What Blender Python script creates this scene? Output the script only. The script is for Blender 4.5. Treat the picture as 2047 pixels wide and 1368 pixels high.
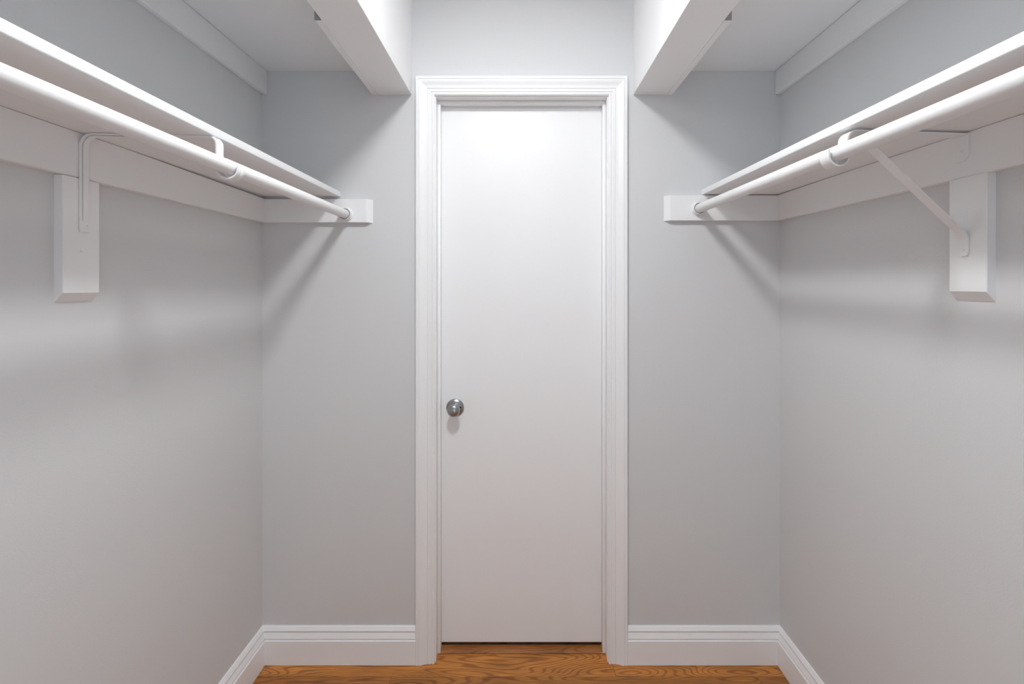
import bpy, bmesh, math, random
from mathutils import Vector, Matrix

for o in list(bpy.data.objects):
    bpy.data.objects.remove(o)
scene = bpy.context.scene
C = scene.collection
random.seed(7)

# ------------------------------------------------------------------ camera
# metres; x to the right, y towards the door wall, z up.  Level camera with lens shift.
CAM_H = 1.425
cam_d = bpy.data.cameras.new('camera')
cam = bpy.data.objects.new('camera', cam_d)
C.objects.link(cam)
cam.location = (0.0, 0.0, CAM_H)
cam.rotation_euler = (math.pi / 2, 0, 0)
cam_d.sensor_fit = 'HORIZONTAL'
cam_d.sensor_width = 36.0
cam_d.lens = 36.0 * 981.0 / 2047.0
cam_d.shift_x = (1023.5 - 1040.0) / 2047.0
cam_d.shift_y = -(684.0 - 568.0) / 2047.0
cam_d.clip_start = 0.02
scene.camera = cam

# ------------------------------------------------------------------ world, exposure
WORLD = 1.45     # fill light, added through an unseen opening behind the camera
w = bpy.data.worlds.new('world')
scene.world = w
w.use_nodes = True
w.node_tree.nodes['Background'].inputs[0].default_value = (0.84, 0.98, 1.10, 1)
w.node_tree.nodes['Background'].inputs[1].default_value = WORLD
vs = scene.view_settings
vs.view_transform = 'Standard'
vs.look = 'None'
vs.gamma = 1.0
vs.use_curve_mapping = False
vs.exposure = 0.0
scene.cycles.max_bounces = 16          # pale closed room: let the light keep bouncing
scene.cycles.diffuse_bounces = 14

LIGHT_POS = (-0.07, 0.80, 2.545)     # underside of the flush ceiling disc
LIGHT_R = 0.12
LIGHT_STRENGTH = 121.0

# ------------------------------------------------------------------ dimensions
XL, XR = -0.972, 0.979               # side walls
YB, YR = 1.85, -0.80                 # door wall, rear wall
ZC = 2.56                            # ceiling

# ------------------------------------------------------------------ materials
def new_mat(name):
    m = bpy.data.materials.new(name)
    m.use_nodes = True
    nt = m.node_tree
    return m, nt, nt.nodes['Principled BSDF']

def paint(name, col, rough, bump=0.05, scale=350.0, var=0.015, spec=0.5):
    m, nt, b = new_mat(name)
    tc = nt.nodes.new('ShaderNodeTexCoord')
    n1 = nt.nodes.new('ShaderNodeTexNoise')
    n1.inputs['Scale'].default_value = 2.3
    n1.inputs['Detail'].default_value = 3
    nt.links.new(tc.outputs['Object'], n1.inputs['Vector'])
    mp = nt.nodes.new('ShaderNodeMapRange')
    mp.inputs['To Min'].default_value = 1 - var
    mp.inputs['To Max'].default_value = 1 + var
    nt.links.new(n1.outputs['Fac'], mp.inputs['Value'])
    mx = nt.nodes.new('ShaderNodeVectorMath')
    mx.operation = 'SCALE'
    mx.inputs[0].default_value = col
    nt.links.new(mp.outputs['Result'], mx.inputs['Scale'])
    nt.links.new(mx.outputs['Vector'], b.inputs['Base Color'])
    b.inputs['Roughness'].default_value = rough
    b.inputs['Specular IOR Level'].default_value = spec
    n2 = nt.nodes.new('ShaderNodeTexNoise')
    n2.inputs['Scale'].default_value = scale
    n2.inputs['Detail'].default_value = 2
    nt.links.new(tc.outputs['Object'], n2.inputs['Vector'])
    bp = nt.nodes.new('ShaderNodeBump')
    bp.inputs['Strength'].default_value = bump
    bp.inputs['Distance'].default_value = 0.002
    nt.links.new(n2.outputs['Fac'], bp.inputs['Height'])
    nt.links.new(bp.outputs['Normal'], b.inputs['Normal'])
    return m

M_WALL = paint('grey_wall_paint', (0.657, 0.665, 0.672), 0.65, 0.12, 260)
M_CEIL = paint('ceiling_white', (0.89, 0.895, 0.90), 0.8, 0.05, 200)
M_TRIM = paint('white_trim_paint', (0.872, 0.877, 0.882), 0.35, 0.04, 120)
M_DOOR = paint('white_door_paint', (0.855, 0.862, 0.868), 0.42, 0.10, 420)
M_SHELF = paint('white_shelf_paint', (0.845, 0.85, 0.855), 0.45, 0.06, 90)
M_SOFF = paint('soffit_white_paint', (0.872, 0.877, 0.882), 0.55, 0.06, 200)
M_ROD = paint('white_rod_paint', (0.80, 0.805, 0.81), 0.42, 0.02, 60)
M_BRKT = paint('white_metal_paint', (0.835, 0.84, 0.845), 0.35, 0.03, 150)

def metal(name, col, rough):
    m, nt, b = new_mat(name)
    b.inputs['Metallic'].default_value = 1.0
    tc = nt.nodes.new('ShaderNodeTexCoord')
    n = nt.nodes.new('ShaderNodeTexNoise')
    n.inputs['Scale'].default_value = 300
    nt.links.new(tc.outputs['Object'], n.inputs['Vector'])
    mp = nt.nodes.new('ShaderNodeMapRange')
    mp.inputs['To Min'].default_value = rough - 0.05
    mp.inputs['To Max'].default_value = rough + 0.05
    nt.links.new(n.outputs['Fac'], mp.inputs['Value'])
    nt.links.new(mp.outputs['Result'], b.inputs['Roughness'])
    b.inputs['Base Color'].default_value = (*col, 1)
    return m

M_NICKEL = metal('satin_nickel', (0.38, 0.385, 0.39), 0.30)
M_ALU = metal('aluminium', (0.75, 0.75, 0.76), 0.35)
M_DARK, _nt, _b = new_mat('dark_hole')
_b.inputs['Base Color'].default_value = (0.01, 0.01, 0.01, 1)

def lamp_mat():
    m, nt, b = new_mat('lamp_diffuser')
    b.inputs['Base Color'].default_value = (0.9, 0.9, 0.9, 1)
    b.inputs['Emission Color'].default_value = (0.985, 1.0, 1.012, 1)
    b.inputs['Emission Strength'].default_value = LIGHT_STRENGTH
    return m
M_LAMP = lamp_mat()

def wood(name, dark, light, tint):
    m, nt, b = new_mat(name)
    N = nt.nodes.new
    L = nt.links.new
    tc = N('ShaderNodeTexCoord')
    oi = N('ShaderNodeObjectInfo')
    off = N('ShaderNodeVectorMath'); off.operation = 'SCALE'
    off.inputs[0].default_value = (13.7, 7.3, 5.1)
    L(oi.outputs['Random'], off.inputs['Scale'])
    add = N('ShaderNodeVectorMath'); add.operation = 'ADD'
    L(tc.outputs['Object'], add.inputs[0]); L(off.outputs['Vector'], add.inputs[1])
    # cathedral figure: stretched noise cut into rings
    st = N('ShaderNodeMapping'); st.inputs['Scale'].default_value = (1.6, 9.0, 9.0)
    L(add.outputs['Vector'], st.inputs['Vector'])
    n = N('ShaderNodeTexNoise'); n.inputs['Scale'].default_value = 1.0
    n.inputs['Detail'].default_value = 1.5; n.inputs['Roughness'].default_value = 0.4
    L(st.outputs['Vector'], n.inputs['Vector'])
    mul = N('ShaderNodeMath'); mul.operation = 'MULTIPLY'; mul.inputs[1].default_value = 210.0
    L(n.outputs['Fac'], mul.inputs[0])
    sn = N('ShaderNodeMath'); sn.operation = 'SINE'
    L(mul.outputs[0], sn.inputs[0])
    mr = N('ShaderNodeMapRange')
    mr.inputs['From Min'].default_value = 0.1; mr.inputs['From Max'].default_value = 1.0
    mr.interpolation_type = 'SMOOTHSTEP'
    L(sn.outputs[0], mr.inputs['Value'])
    # fine pores
    st2 = N('ShaderNodeMapping'); st2.inputs['Scale'].default_value = (18, 420, 60)
    L(add.outputs['Vector'], st2.inputs['Vector'])
    n2 = N('ShaderNodeTexNoise'); n2.inputs['Scale'].default_value = 1.0; n2.inputs['Detail'].default_value = 3
    L(st2.outputs['Vector'], n2.inputs['Vector'])
    # blotches
    st3 = N('ShaderNodeMapping'); st3.inputs['Scale'].default_value = (5, 16, 5)
    L(add.outputs['Vector'], st3.inputs['Vector'])
    n3 = N('ShaderNodeTexNoise'); n3.inputs['Scale'].default_value = 1.0; n3.inputs['Detail'].default_value = 3
    L(st3.outputs['Vector'], n3.inputs['Vector'])
    c1 = N('ShaderNodeMix'); c1.data_type = 'RGBA'
    c1.inputs['A'].default_value = (*light, 1); c1.inputs['B'].default_value = (*dark, 1)
    f = N('ShaderNodeMath'); f.operation = 'MULTIPLY'; f.inputs[1].default_value = 0.75
    L(mr.outputs['Result'], f.inputs[0]); L(f.outputs[0], c1.inputs['Factor'])
    c2 = N('ShaderNodeMix'); c2.data_type = 'RGBA'; c2.blend_type = 'MULTIPLY'
    r2 = N('ShaderNodeMapRange'); r2.inputs['From Min'].default_value = 0.35; r2.inputs['From Max'].default_value = 0.65
    r2.inputs['To Min'].default_value = 0.72; r2.inputs['To Max'].default_value = 1.08
    L(n2.outputs['Fac'], r2.inputs['Value'])
    c2.inputs['Factor'].default_value = 1.0
    L(c1.outputs['Result'], c2.inputs['A']); L(r2.outputs['Result'], c2.inputs['B'])
    c3 = N('ShaderNodeMix'); c3.data_type = 'RGBA'; c3.blend_type = 'MULTIPLY'; c3.inputs['Factor'].default_value = 1.0
    r3 = N('ShaderNodeMapRange'); r3.inputs['From Min'].default_value = 0.3; r3.inputs['From Max'].default_value = 0.7
    r3.inputs['To Min'].default_value = 0.75; r3.inputs['To Max'].default_value = 1.15
    L(n3.outputs['Fac'], r3.inputs['Value'])
    L(c2.outputs['Result'], c3.inputs['A']); L(r3.outputs['Result'], c3.inputs['B'])
    # the object's own colour tints the single board
    c4 = N('ShaderNodeMix'); c4.data_type = 'RGBA'; c4.blend_type = 'MULTIPLY'; c4.inputs['Factor'].default_value = tint
    L(c3.outputs['Result'], c4.inputs['A']); L(oi.outputs['Color'], c4.inputs['B'])
    L(c4.outputs['Result'], b.inputs['Base Color'])
    b.inputs['Roughness'].default_value = 0.38
    bp = N('ShaderNodeBump'); bp.inputs['Strength'].default_value = 0.08; bp.inputs['Distance'].default_value = 0.001
    L(n2.outputs['Fac'], bp.inputs['Height']); L(bp.outputs['Normal'], b.inputs['Normal'])
    return m
M_OAK = wood('oak_floor', (0.30, 0.098, 0.015), (0.62, 0.245, 0.047), 1.0)
M_THR = wood('oak_threshold', (0.26, 0.085, 0.022), (0.43, 0.165, 0.045), 0.0)
M_END = paint('grey_end', (0.36, 0.355, 0.35), 0.9, 0.2, 400)
M_SUB, _nt, _b = new_mat('subfloor_dark')
_b.inputs['Base Color'].default_value = (0.05, 0.03, 0.02, 1)
_b.inputs['Roughness'].default_value = 0.9

# ------------------------------------------------------------------ helpers
def finish(name, bm, mat, parent=None, smooth=False):
    me = bpy.data.meshes.new(name)
    bmesh.ops.recalc_face_normals(bm, faces=bm.faces[:])
    if smooth:
        for f in bm.faces:
            f.smooth = True
        for e in bm.edges:
            if len(e.link_faces) == 2 and e.calc_face_angle(0) > math.radians(38):
                e.smooth = False
    bm.to_mesh(me)
    bm.free()
    me.materials.append(mat)
    o = bpy.data.objects.new(name, me)
    C.objects.link(o)
    if parent is not None:
        o.parent = parent
        o.matrix_parent_inverse = Matrix.Translation(parent.location).inverted()
    return o

def add_box(bm, a, b, bevel=0.0, seg=1):
    (x0, y0, z0), (x1, y1, z1) = a, b
    v = [bm.verts.new(p) for p in ((x0, y0, z0), (x1, y0, z0), (x1, y1, z0), (x0, y1, z0),
                                   (x0, y0, z1), (x1, y0, z1), (x1, y1, z1), (x0, y1, z1))]
    fs = [bm.faces.new([v[i] for i in q]) for q in ((3, 2, 1, 0), (4, 5, 6, 7), (0, 1, 5, 4),
                                                    (1, 2, 6, 5), (2, 3, 7, 6), (3, 0, 4, 7))]
    if bevel:
        es = list({e for f in fs for e in f.edges})
        bmesh.ops.bevel(bm, geom=es, offset=bevel, segments=seg, profile=0.5, affect='EDGES')

def box(name, a, b, mat, parent=None, bevel=0.0, seg=1):
    bm = bmesh.new()
    add_box(bm, a, b, bevel, seg)
    return finish(name, bm, mat, parent, smooth=seg > 1)

def loft(bm, rings, caps=True):
    """join equal-length closed rings of points"""
    vr = [[bm.verts.new(p) for p in r] for r in rings]
    n = len(vr[0])
    for a, b in zip(vr, vr[1:]):
        for i in range(n):
            j = (i + 1) % n
            bm.faces.new((a[i], a[j], b[j], b[i]))
    if caps:
        bm.faces.new(vr[0])
        bm.faces.new(vr[-1])
    return vr

def lathe_y(bm, prof, cx, cz, n=40, slope=0.0):
    """prof: (radius, y) from one end to the other, around an axis along y"""
    rings = []
    for r, y in prof:
        rings.append([(cx + r * math.cos(2 * math.pi * i / n), y, cz + slope * (y - YB) + r * math.sin(2 * math.pi * i / n))
                      for i in range(n)])
    loft(bm, rings)

def strap(name, path, y0, width, thick, mat, parent, crown=0.0, round_end=False, skew=(0, 0), ridge=0.0):
    """a flat metal strap of given width (y) and thickness following a path in the xz plane"""
    h = width / 2
    us = [-h, -h * 0.72, -h * 0.35, 0, h * 0.35, h * 0.72, h]
    prof = [(u, thick / 2 + crown * (1 - (u / h) ** 2)) for u in us] + \
           [(u, -thick / 2) for u in reversed(us)]
    if ridge:
        rv = [0.0, ridge, ridge * 0.8, -ridge * 0.4, ridge * 0.8, ridge, 0.0]
        prof = [(u, thick / 2 + q) for u, q in zip(us, rv)] + [(u, -thick / 2 - q) for u, q in reversed(list(zip(us, rv)))]
    bm = bmesh.new()
    rings = []
    n = len(path)
    for i, (x, z) in enumerate(path):
        a = Vector(path[max(i - 1, 0)]); b = Vector(path[min(i + 1, n - 1)])
        t = (b - a).normalized()
        nx, nz = -t.y, t.x
        sc = 1.0
        if round_end and i >= n - 4:
            sc = (0.55, 0.8, 0.93, 1.0)[n - 1 - i]
        rings.append([(x + nx * v, y0 + u * sc + skew[1] * (x - skew[0]), z + nz * v) for u, v in prof])
    loft(bm, rings)
    return finish(name, bm, mat, parent, smooth=True)

def arc(cx, cz, r, a0, a1, n=8):
    return [(cx + r * math.cos(math.radians(a0 + (a1 - a0) * i / n)),
             cz + r * math.sin(math.radians(a0 + (a1 - a0) * i / n))) for i in range(n + 1)]

def screw(name, x, y, z, sx, parent, r=0.0038):
    """round head on a face that looks along sx (+1 / -1 in x)"""
    bm = bmesh.new()
    rings = []
    for rr, d in ((r, -0.001), (r, 0.0008), (r * 0.7, 0.0016), (r * 0.35, 0.0018), (r * 0.3, 0.0006)):
        rings.append([(x + sx * d, y + rr * math.cos(k * math.pi / 6), z + rr * math.sin(k * math.pi / 6))
                      for k in range(12)])
    loft(bm, rings)
    return finish(name, bm, M_BRKT, parent)

def empty(name, loc):
    o = bpy.data.objects.new(name, None)
    o.empty_display_size = 0.1
    o.location = loc
    C.objects.link(o)
    return o

def tag(o, label, cat, group=None, kind=None):
    o['label'] = label
    o['category'] = cat
    if group:
        o['group'] = group
    if kind:
        o['kind'] = kind
    return o

# ------------------------------------------------------------------ room shell
T = 0.12
OPEN_L, OPEN_R, OPEN_T = -0.45, 0.45, 2.03      # unseen opening behind the camera, added to let fill light in
tag(box('wall_left', (XL - T, YR - T, 0), (XL, YB + T, ZC), M_WALL),
    'pale grey painted side wall on the door knob side', 'wall', kind='structure')
tag(box('wall_right', (XR, YR - T, 0), (XR + T, YB + T, ZC), M_WALL),
    'pale grey painted side wall behind the diagonal brace', 'wall', kind='structure')
bm = bmesh.new()
add_box(bm, (XL, YR - T, 0), (OPEN_L, YR, ZC))
add_box(bm, (OPEN_R, YR - T, 0), (XR, YR, ZC))
add_box(bm, (OPEN_L, YR - T, OPEN_T), (OPEN_R, YR, ZC))
tag(finish('wall_rear', bm, M_WALL),
    'pale grey painted wall with an opening added for fill light facing the white door', 'wall', kind='structure')
JL, JR, JT = -0.318, 0.328, 2.131      # inner faces of the jamb
JT_T = 0.018
bm = bmesh.new()
add_box(bm, (XL, YB, 0), (JL - JT_T, YB + T, ZC))
add_box(bm, (JR + JT_T, YB, 0), (XR, YB + T, ZC))
add_box(bm, (JL - JT_T, YB, JT + JT_T), (JR + JT_T, YB + T, ZC))
tag(finish('wall_back', bm, M_WALL), 'pale grey painted end wall around the white door', 'wall', kind='structure')
tag(box('ceiling', (XL - T, YR - T, ZC), (XR + T, YB + T, ZC + 0.1), M_CEIL),
    'flat white closet ceiling above the two soffits', 'ceiling', kind='structure')

bm = bmesh.new()  # unseen box added behind the door, blocks world light under the slab
add_box(bm, (-0.6, YB + 0.6, -0.05), (0.6, YB + 0.65, 2.3))
add_box(bm, (-0.6, YB + T, -0.05), (-0.55, YB + 0.6, 2.3))
add_box(bm, (0.55, YB + T, -0.05), (0.6, YB + 0.6, 2.3))
add_box(bm, (-0.6, YB + T, 2.3), (0.6, YB + 0.65, 2.35))
tag(finish('light_block_beyond', bm, M_WALL), 'unseen box added behind the closed door to keep light out of its gap', 'wall', kind='structure')

# floor: dark bed with oak boards
PT = 0.012
floor = box('floor', (XL - T, YR - T, -0.05), (XR + T, YB + 0.6, -PT), M_SUB)
tag(floor, 'orange brown oak strip floor with wavy grain', 'floor', kind='structure')
PW, GAP = 0.125, 0.0007
plank_cache = {}
def plank(x0, x1, y0, shade):
    L = round(x1 - x0 - GAP, 4)
    if L not in plank_cache:
        b = bmesh.new()
        add_box(b, (-L / 2, -(PW - GAP) / 2, -PT), (L / 2, (PW - GAP) / 2, 0), 0.0006)
        bmesh.ops.recalc_face_normals(b, faces=b.faces[:])
        me = bpy.data.meshes.new('plank'); b.to_mesh(me); b.free()
        me.materials.append(M_OAK)
        plank_cache[L] = me
    o = bpy.data.objects.new('plank', plank_cache[L])
    o.location = ((x0 + x1) / 2, y0 + PW / 2, 0)
    o.color = (*shade, 1)
    C.objects.link(o)
    o.parent = floor
    return o
Y_JOINT = 1.781
row_y = Y_JOINT
rows = {0: [-0.972, 0.347, 0.979], -1: [-0.972, -0.467, 0.86, 0.979], 1: [-0.36, 0.37]}
for k in range(1, -22, -1):
    y0 = Y_JOINT + k * PW
    if y0 < YR - 0.02:
        break
    cuts = rows.get(k)
    if cuts is None:
        a = XL + (0.35 + 0.55 * random.random())
        cuts = [XL, a] + ([a + 0.6] if a + 0.6 < XR - 0.15 else []) + [XR]
    for a, b in zip(cuts, cuts[1:]):
        s = random.uniform(0.8, 1.05)
        if k == -1:
            s = 0.72
        if k == 0:
            s = 1.0
        plank(a, b, y0, (s, s * random.uniform(0.94, 1.0), s * random.uniform(0.85, 1.0)))

# baseboards
BB = [(0.0, 0.1385), (0.002, 0.1385), (0.0045, 0.1365), (0.0115, 0.1240), (0.0115, 0.1225), (0.0060, 0.1215),
      (0.0060, 0.1192), (0.0085, 0.1180), (0.0160, 0.0985), (0.0160, 0.0970), (0.0115, 0.0955),
      (0.0120, 0.0935), (0.0190, 0.0900), (0.0190, 0.001), (0.0, 0.001)]
def baseboard(name, fn, label):
    bm = bmesh.new()
    loft(bm, [[fn(t, z, 0) for t, z in BB], [fn(t, z, 1) for t, z in BB]])
    tag(finish(name, bm, M_TRIM), label, 'baseboard', kind='structure')
CI_L, CI_R, CI_T, CW = -0.322, 0.332, 2.1335, 0.069
baseboard('baseboard_left', lambda t, z, e: (XL + t, YB - t if e else YR + t, z),
          'white moulded baseboard along the side wall on the door knob side')
baseboard('baseboard_right', lambda t, z, e: (XR - t, YB - t if e else YR + t, z),
          'white moulded baseboard along the side wall below the diagonal brace')
baseboard('baseboard_back_left', lambda t, z, e: (CI_L - CW if e else XL + t, YB - t, z),
          'short white moulded baseboard beside the door on the knob side')
baseboard('baseboard_back_right', lambda t, z, e: (CI_R + CW if e else XR - t, YB - t, z),
          'short white moulded baseboard beside the door on the hinge side')
baseboard('baseboard_rear_left', lambda t, z, e: (OPEN_L if e else XL + t, YR + t, z),
          'short white moulded baseboard beside the rear opening on the door knob side')
baseboard('baseboard_rear_right', lambda t, z, e: (OPEN_R if e else XR - t, YR + t, z),
          'short white moulded baseboard beside the rear opening on the brace side')

# ------------------------------------------------------------------ door
door = empty('door_1', (0.005, 1.94, 0))
tag(door, 'flat white narrow door with moulded casing and satin nickel knob', 'door', kind='structure')
YD = 1.922
box('slab', (JL + 0.003, YD, 0.0210), (JR - 0.003, YD + 0.035, JT - 0.003), M_DOOR, door, 0.0015)
# jamb
box('jamb', (JL - JT_T, YB - 0.001, 0), (JL, YB + T, JT), M_TRIM, door, 0.001)
box('jamb', (JR, YB - 0.001, 0), (JR + JT_T, YB + T, JT), M_TRIM, door, 0.001)
box('head_jamb', (JL - JT_T, YB - 0.001, JT), (JR + JT_T, YB + T, JT + JT_T), M_TRIM, door, 0.001)
# stops
box('door_stop', (JL, 1.889, 0), (JL + 0.011, YD - 0.001, JT - 0.010), M_TRIM, door, 0.002, 2)
box('door_stop', (JR - 0.011, 1.889, 0), (JR, YD - 0.001, JT - 0.010), M_TRIM, door, 0.002, 2)
box('head_stop', (JL, 1.889, JT - 0.0125), (JR, YD - 0.001, JT), M_TRIM, door, 0.002, 2)
# casing profile: (distance from the inner edge, projection from the wall)
CP = [(0.0, 0.0), (0.0, 0.0085), (0.002, 0.0108), (0.005, 0.0120), (0.009, 0.0114), (0.0105, 0.0085), (0.0125, 0.0085),
      (0.0128, 0.0118), (0.0235, 0.0122), (0.0238, 0.0090), (0.0256, 0.0090), (0.0260, 0.0125), (0.0300, 0.0127), (0.036, 0.0135), (0.042, 0.0158),
      (0.047, 0.0180), (0.052, 0.0193), (0.0565, 0.0196), (0.0570, 0.0165), (0.0590, 0.0165), (0.0594, 0.0196),
      (0.0670, 0.0196), (0.069, 0.0180), (0.069, 0.0)]
bm = bmesh.new()
loft(bm, [[(CI_L - s, YB - t, 0.0) for s, t in CP], [(CI_L - s, YB - t, CI_T + s) for s, t in CP]])
finish('casing', bm, M_TRIM, door)
bm = bmesh.new()
loft(bm, [[(CI_R + s, YB - t, 0.0) for s, t in CP], [(CI_R + s, YB - t, CI_T + s) for s, t in CP]])
finish('casing', bm, M_TRIM, door)
bm = bmesh.new()
loft(bm, [[(CI_L - s, YB - t, CI_T + s) for s, t in CP], [(CI_R + s, YB - t, CI_T + s) for s, t in CP]])
finish('head_casing', bm, M_TRIM, door)
# oak threshold strip with a pale metal edge
bm = bmesh.new()
pr = [(1.889, 0.0), (1.889, 0.0030), (1.8905, 0.0052), (1.894, 0.0068), (1.900, 0.0076), (1.925, 0.0078), (1.925, 0.0)]
loft(bm, [[(JL, y, z) for y, z in pr], [(JR, y, z) for y, z in pr]])
thr = finish('threshold', bm, M_THR, door)
thr['label'] = 'rounded oak threshold strip'
box('metal_edge', (JL, 1.9255, 0.0), (JR, 1.930, 0.0084), M_ALU, door)
# knob
KX, KZ = -0.2547, 0.941
bm = bmesh.new()
lathe_y(bm, [(0.001, YD - 0.062), (0.006, YD - 0.0618), (0.012, YD - 0.0606), (0.018, YD - 0.0575), (0.0225, YD - 0.0530),
             (0.0248, YD - 0.047), (0.0240, YD - 0.041), (0.0205, YD - 0.034), (0.0155, YD - 0.027), (0.0125, YD - 0.020),
             (0.0125, YD - 0.008)], KX, KZ)
knob = finish('door_knob', bm, M_NICKEL, door, smooth=True)
knob['label'] = 'satin nickel round door knob'
bm = bmesh.new()
lathe_y(bm, [(0.010, YD - 0.0125), (0.016, YD - 0.0120), (0.024, YD - 0.0100), (0.031, YD - 0.0065), (0.0345, YD - 0.0025), (0.0345, YD)], KX, KZ)
def sub(name, bm, mat, parent, smooth=True):
    o = finish(name, bm, mat, None, smooth)
    o.parent = parent
    o.matrix_parent_inverse = (Matrix.Translation(door.location) @ Matrix.Translation(door.location).inverted()).inverted()
    return o
sub('rosette', bm, M_NICKEL, knob)
bm = bmesh.new()
lathe_y(bm, [(0.0022, YD - 0.0108), (0.0034, YD - 0.0112), (0.0034, YD - 0.0085), (0.0022, YD - 0.0085)], KX + 0.0225, KZ + 0.003, 16)
sub('rosette_screw', bm, M_DARK, knob)
bm = bmesh.new()
lathe_y(bm, [(0.0019, YD - 0.0622), (0.0019, YD - 0.058)], KX + 0.000, KZ - 0.001, 12)
sub('pin_hole', bm, M_DARK, knob)

# ------------------------------------------------------------------ soffits, upper shelves
Z_S1, Z_S0 = 2.228, 2.138         # underside of the upper shelf, bottom of soffit and cleats
def upper(side):
    s = -1 if side == 'L' else 1
    wx = XL if s < 0 else XR
    bi, bo, so = (-0.409, -0.537, -0.556) if s < 0 else (0.426, 0.552, 0.571)
    knobside = s < 0
    b = box('soffit', (min(bi, bo), YR, Z_S0), (max(bi, bo), YB, ZC), M_SOFF, None, 0.0012)
    tag(b, 'white boxed soffit beam on the door knob side of the door' if knobside else
        'white boxed soffit beam on the hinge side of the door', 'beam', kind='structure')
    root = empty('upper_shelf', (wx - s * 0.2, 0.5, Z_S0))
    tag(root, 'high white shelf carried by cleats behind the soffit on the door knob side' if knobside else
        'high white shelf carried by cleats behind the soffit on the door hinge side', 'shelf', 'high closet shelves')
    lo, hi = sorted((wx, bo))
    box('board', (lo + 0.001, YR + 0.001, Z_S1), (hi - 0.001, YB - 0.001, Z_S1 + 0.019), M_SHELF, root)
    lo, hi = sorted((wx, wx - s * 0.019))
    box('wall_cleat', (lo, YR + 0.001, Z_S0), (hi, YB - 0.001, Z_S1 - 0.0012), M_SHELF, root, 0.003, 3)
    lo, hi = sorted((bo, so))
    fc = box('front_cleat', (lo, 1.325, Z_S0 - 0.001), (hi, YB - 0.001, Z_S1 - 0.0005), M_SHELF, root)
    fc.data.materials.append(M_END)          # near end face gets a darker grey
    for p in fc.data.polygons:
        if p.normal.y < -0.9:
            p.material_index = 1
upper('L')
upper('R')

# ------------------------------------------------------------------ lower shelves
def lower(side):
    s = -1 if side == 'L' else 1
    L = s < 0
    wx = XL if L else XR
    fx = -0.677 if L else 0.682
    zu = 1.753 if L else 1.760
    k = 0.0 if L else 0.010           # the board on this side drops a little towards the rear opening
    th = 0.021
    drop = lambda y: k * (YB - y)
    zb = 1.655 if L else 1.662
    root = empty('closet_shelf', (wx - s * 0.15, 0.5, zu))
    tag(root, 'low white shelf on cleats with a plain bent strap bracket under it' if L else
        'low white shelf on cleats with a diagonally braced bracket under it', 'shelf', 'low closet shelves')
    # board with rounded nose along the front edge
    r = 0.004
    nose = []
    for i in range(6):
        a = math.radians(90 * i / 5)
        nose.append((r - r * math.cos(a), th - r + r * math.sin(a)))
    low = [(0.0025 - 0.0025 * math.sin(math.radians(90 * i / 3)), 0.0025 - 0.0025 * math.cos(math.radians(90 * i / 3))) for i in range(4)]
    depth = abs(wx - fx) - 0.001
    prof = [(depth, 0.0)] + low + nose + [(depth, th)]
    bm = bmesh.new()
    loft(bm, [[(fx + s * d, y, zu + z - drop(y)) for d, z in prof] for y in (YR + 0.001, YB - 0.002)])
    finish('board', bm, M_SHELF, root, smooth=True)
    # long cleat on the side wall: its top edge dips away from the board towards the corner
    g = 0.0110 if L else 0.0035
    y1 = 1.20 if L else 1.42
    bm = bmesh.new()
    rings = []
    zb0, zu0 = zb, zu
    for y, dz in ((YR + 0.001, 0.0006), (y1, 0.0008), (YB - 0.001, g)):
        a, b = wx, wx - s * 0.019
        zu = zu0 - drop(y)
        zb = zb0 - 0.8 * drop(y)
        rings.append([(a, y, zb), (b + s * 0.002, y, zb), (b, y, zb + 0.002), (b, y, zu - dz - 0.001), (b + s * 0.001, y, zu - dz), (a, y, zu - dz)])
    loft(bm, rings)
    finish('wall_cleat', bm, M_SHELF, root)
    zb, zu = zb0, zu0
    # short cleat on the door wall with a slanted end
    e0, e1 = (-0.575, -0.555) if L else (0.560, 0.541)
    x0 = wx - s * 0.019
    zt = zu - g
    bm = bmesh.new()
    rings = []
    for z, i in ((zb, 0.001), (zb + 0.001, 0), (zt - 0.001, 0), (zt, 0.001)):
        rings.append([(x0, YB, z), (x0, YB - 0.019 + i, z), (e0 + s * i, YB - 0.019 + i, z), (e1, YB, z)])
    loft(bm, rings)
    finish('end_cleat', bm, M_SHELF, root)
    # block below the cleat that the bracket is screwed to: lower end cut at a slant
    ya, yb = (1.023, 1.112) if L else (1.010, 1.099)
    z1, z0 = (1.406, 1.387) if L else (1.409, 1.388)
    f = wx - s * 0.019
    bm = bmesh.new()
    t = zb - (0.0015 if L else 0.0002) - 0.8 * drop(ya)
    rings = []
    for y, i in ((ya, 0.0015), (ya + 0.0015, 0), (yb - 0.0015, 0), (yb, 0.0015)):
        rings.append([(wx, y, t), (f + s * i, y, t), (f + s * i, y, z1 + i), (wx - s * 0.001, y, z0), (wx, y, z0)])
    loft(bm, rings)
    blk = finish('support_block', bm, M_SHELF, root)
    if L:
        sc = screw('screw', f, 1.066, 1.497, 1, None)
        sc.parent = blk
        sc.matrix_parent_inverse = Matrix.Translation(root.location) @ Matrix.Translation(root.location).inverted()
    return zu
lower('L')
lower('R')

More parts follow.
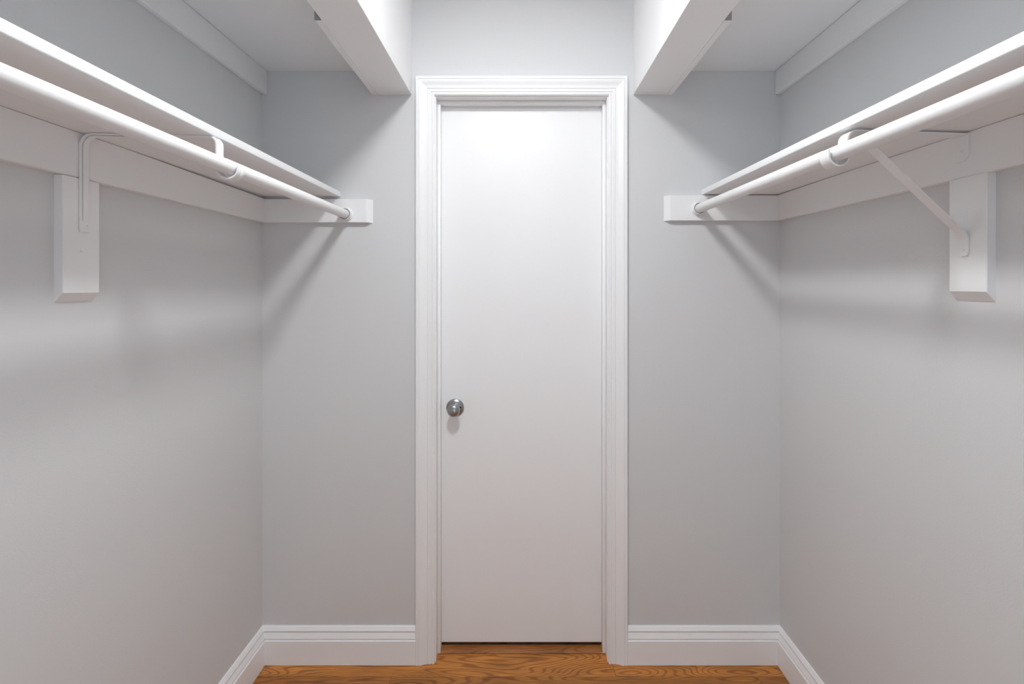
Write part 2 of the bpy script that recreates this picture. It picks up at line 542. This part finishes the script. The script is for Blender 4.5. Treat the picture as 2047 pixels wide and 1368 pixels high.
# ------------------------------------------------------------------ rods
def rod(side):
    L = side == 'L'
    cx, cz = (-0.650, 1.685) if L else (0.664, 1.706)
    yw = YB - 0.019
    root = empty('closet_rod', (cx, 0.5, cz))
    tag(root, 'white round clothes rod held by the plain bent strap hook' if L else
        'white round clothes rod held by the hook of the braced bracket', 'clothes rod', 'white clothes rods')
    R = 0.0168
    k = 0.0 if L else 0.009
    bm = bmesh.new()
    lathe_y(bm, [(R - 0.001, yw - 0.003), (R, yw - 0.004), (R, 1.078 if L else 1.070), (R * 0.97, 1.076 if L else 1.068), (R * 0.97, YR + 0.004)], cx, cz, 48, k)
    finish('pole', bm, M_ROD, root, smooth=True)
    bm = bmesh.new()
    lathe_y(bm, [(0.0262, yw), (0.0262, yw - 0.0035), (0.0248, yw - 0.0048), (0.0222, yw - 0.0052), (0.0228, yw - 0.0150),
                 (0.0222, yw - 0.0162), (0.0206, yw - 0.0162), (0.0196, yw - 0.0150), (0.0196, yw - 0.0022)], cx, cz, 40)
    finish('socket', bm, M_ROD, root, smooth=True)
    bm = bmesh.new()
    lathe_y(bm, [(0.026, YR), (0.026, YR + 0.004), (0.022, YR + 0.005), (0.022, YR + 0.013), (0.018, YR + 0.013), (0.018, YR + 0.002)], cx, cz, 32, k)
    finish('socket', bm, M_ROD, root, smooth=True)
rod('L')
rod('R')

# ------------------------------------------------------------------ brackets
def bracket_left():
    cx, cz, zu = -0.650, 1.685, 1.753
    f = XL + 0.019
    y = 1.070
    th = 0.003
    root = empty('shelf_bracket', (f, y, 1.538))
    tag(root, 'white bent metal strap bracket without brace hooked under the rod', 'bracket')
    xl = f + th / 2 + 0.0006
    za = zu - th / 2 - 0.0010
    sk = (f, 0.10)                     # the arm runs slightly out of square
    path = [(xl, 1.538), (xl, 1.60), (xl, 1.68)] + arc(xl + 0.026, za - 0.026, 0.026, 180, 90, 8) + [(-0.80, za)]
    strap('leg', path, y, 0.022, th, M_BRKT, root, skew=sk)
    rib = [(xl + 0.001, 1.560), (xl + 0.003, 1.566), (xl + 0.003, 1.68)] + arc(xl + 0.028, za - 0.028, 0.025, 180, 90, 8) + [(-0.80, za - 0.003), (-0.79, za - 0.001)]
    strap('rib', rib, y, 0.012, 0.0010, M_BRKT, root, skew=sk)
    rh, dz = 0.0225, 0.0035
    xh = cx - rh
    path = [(-0.80, za)] + arc(xh - 0.016, za - 0.016, 0.016, 90, 0, 6) + [(xh, cz + 0.01)] + \
           arc(cx, cz - dz, rh, 180, 360, 16) + [(cx + rh + 0.0002, cz + 0.004)]
    strap('hook', path, y - 0.001, 0.026, th, M_BRKT, root, skew=sk, ridge=0.0022)
    for z in (1.553, 1.569):
        screw('screw', f + th, y + 0.006, z, 1, root, 0.0022)
bracket_left()

def bracket_right():
    cx, cz, zu = 0.664, 1.6988, 1.7518
    f = XR - 0.019
    y = 1.064
    th = 0.003
    root = empty('shelf_bracket', (f, y, 1.485))
    tag(root, 'white metal bracket with long diagonal brace hooked under the rod', 'bracket')
    za = zu - 0.0040
    xw = f - th / 2 - 0.0004
    sk = (f, 0.095)
    # wall tab with clipped corner
    bm = bmesh.new()
    ya, yb, zt, zl = 1.048, 1.080, za, 1.690
    out = [(ya, zt), (yb, zt), (yb, zl), (ya + 0.010, zl), (ya, zl + 0.010)]
    loft(bm, [[(f - 0.0002, a, b) for a, b in out], [(f - th, a, b) for a, b in out]])
    finish('wall_tab', bm, M_BRKT, root)
    screw('screw', f - th, 1.064, 1.712, -1, root, 0.0032)
    # arm under the shelf, turning down on the wall side of the rod into the hook
    strap('arm', [(f - 0.0003, za - th / 2), (0.85, za - th / 2), (0.720, za - th / 2)], y, 0.030, th, M_BRKT, root, skew=sk)
    rh, dz = 0.0225, 0.005
    xh = cx + rh - 0.003
    path = [(0.722, za - th / 2)] + arc(xh + 0.020, za - th / 2 - 0.020, 0.020, 90, 180, 7) + \
           [(xh, cz + 0.004)] + arc(cx, cz - dz, rh, 0, -180, 16) + [(cx - rh - 0.0002, cz + 0.006)]
    strap('hook', path, y, 0.031, 0.0035, M_BRKT, root, skew=sk)
    # diagonal brace ending in a screwed foot
    yb = 1.060
    p0, p1 = (0.722, za - th - 0.003), (xw - 0.010, 1.538)
    path = [p0]
    for i in range(1, 8):
        t = i / 8
        path.append((p0[0] + (p1[0] - p0[0]) * t, p0[1] + (p1[1] - p0[1]) * t))
    path += [p1, (xw - 0.0045, 1.531), (xw - 0.001, 1.5255), (xw, 1.519), (xw, 1.505), (xw, 1.497), (xw, 1.4925), (xw, 1.4880), (xw, 1.485)]
    br = strap('brace', path, yb, 0.023, th, M_BRKT, root, 0.0012, round_end=True, skew=(f, 0.05))
    br['label'] = 'diagonal painted metal brace'
    screw('screw', f - th, yb, 1.500, -1, root, 0.0040)
bracket_right()

# ------------------------------------------------------------------ ceiling lamp (just above the frame)
lx, ly, lz = LIGHT_POS
lamp = empty('ceiling_light', (lx, ly, ZC))
tag(lamp, 'round flush white disc lamp on the ceiling between the soffits', 'lamp')
def lathe_z(bm, prof, cx, cy, n=48):
    loft(bm, [[(cx + r * math.cos(2 * math.pi * i / n), cy + r * math.sin(2 * math.pi * i / n), z) for i in range(n)] for r, z in prof])
bm = bmesh.new()
lathe_z(bm, [(LIGHT_R + 0.014, ZC), (LIGHT_R + 0.014, ZC - 0.006), (LIGHT_R + 0.008, lz + 0.001), (LIGHT_R + 0.001, lz + 0.001), (LIGHT_R + 0.001, ZC)], lx, ly)
finish('trim_ring', bm, M_TRIM, lamp)
bm = bmesh.new()
lathe_z(bm, [(LIGHT_R, lz + 0.006), (LIGHT_R, lz + 0.001), (LIGHT_R * 0.7, lz + 0.0003), (LIGHT_R * 0.1, lz)], lx, ly)
finish('diffuser', bm, M_LAMP, lamp)
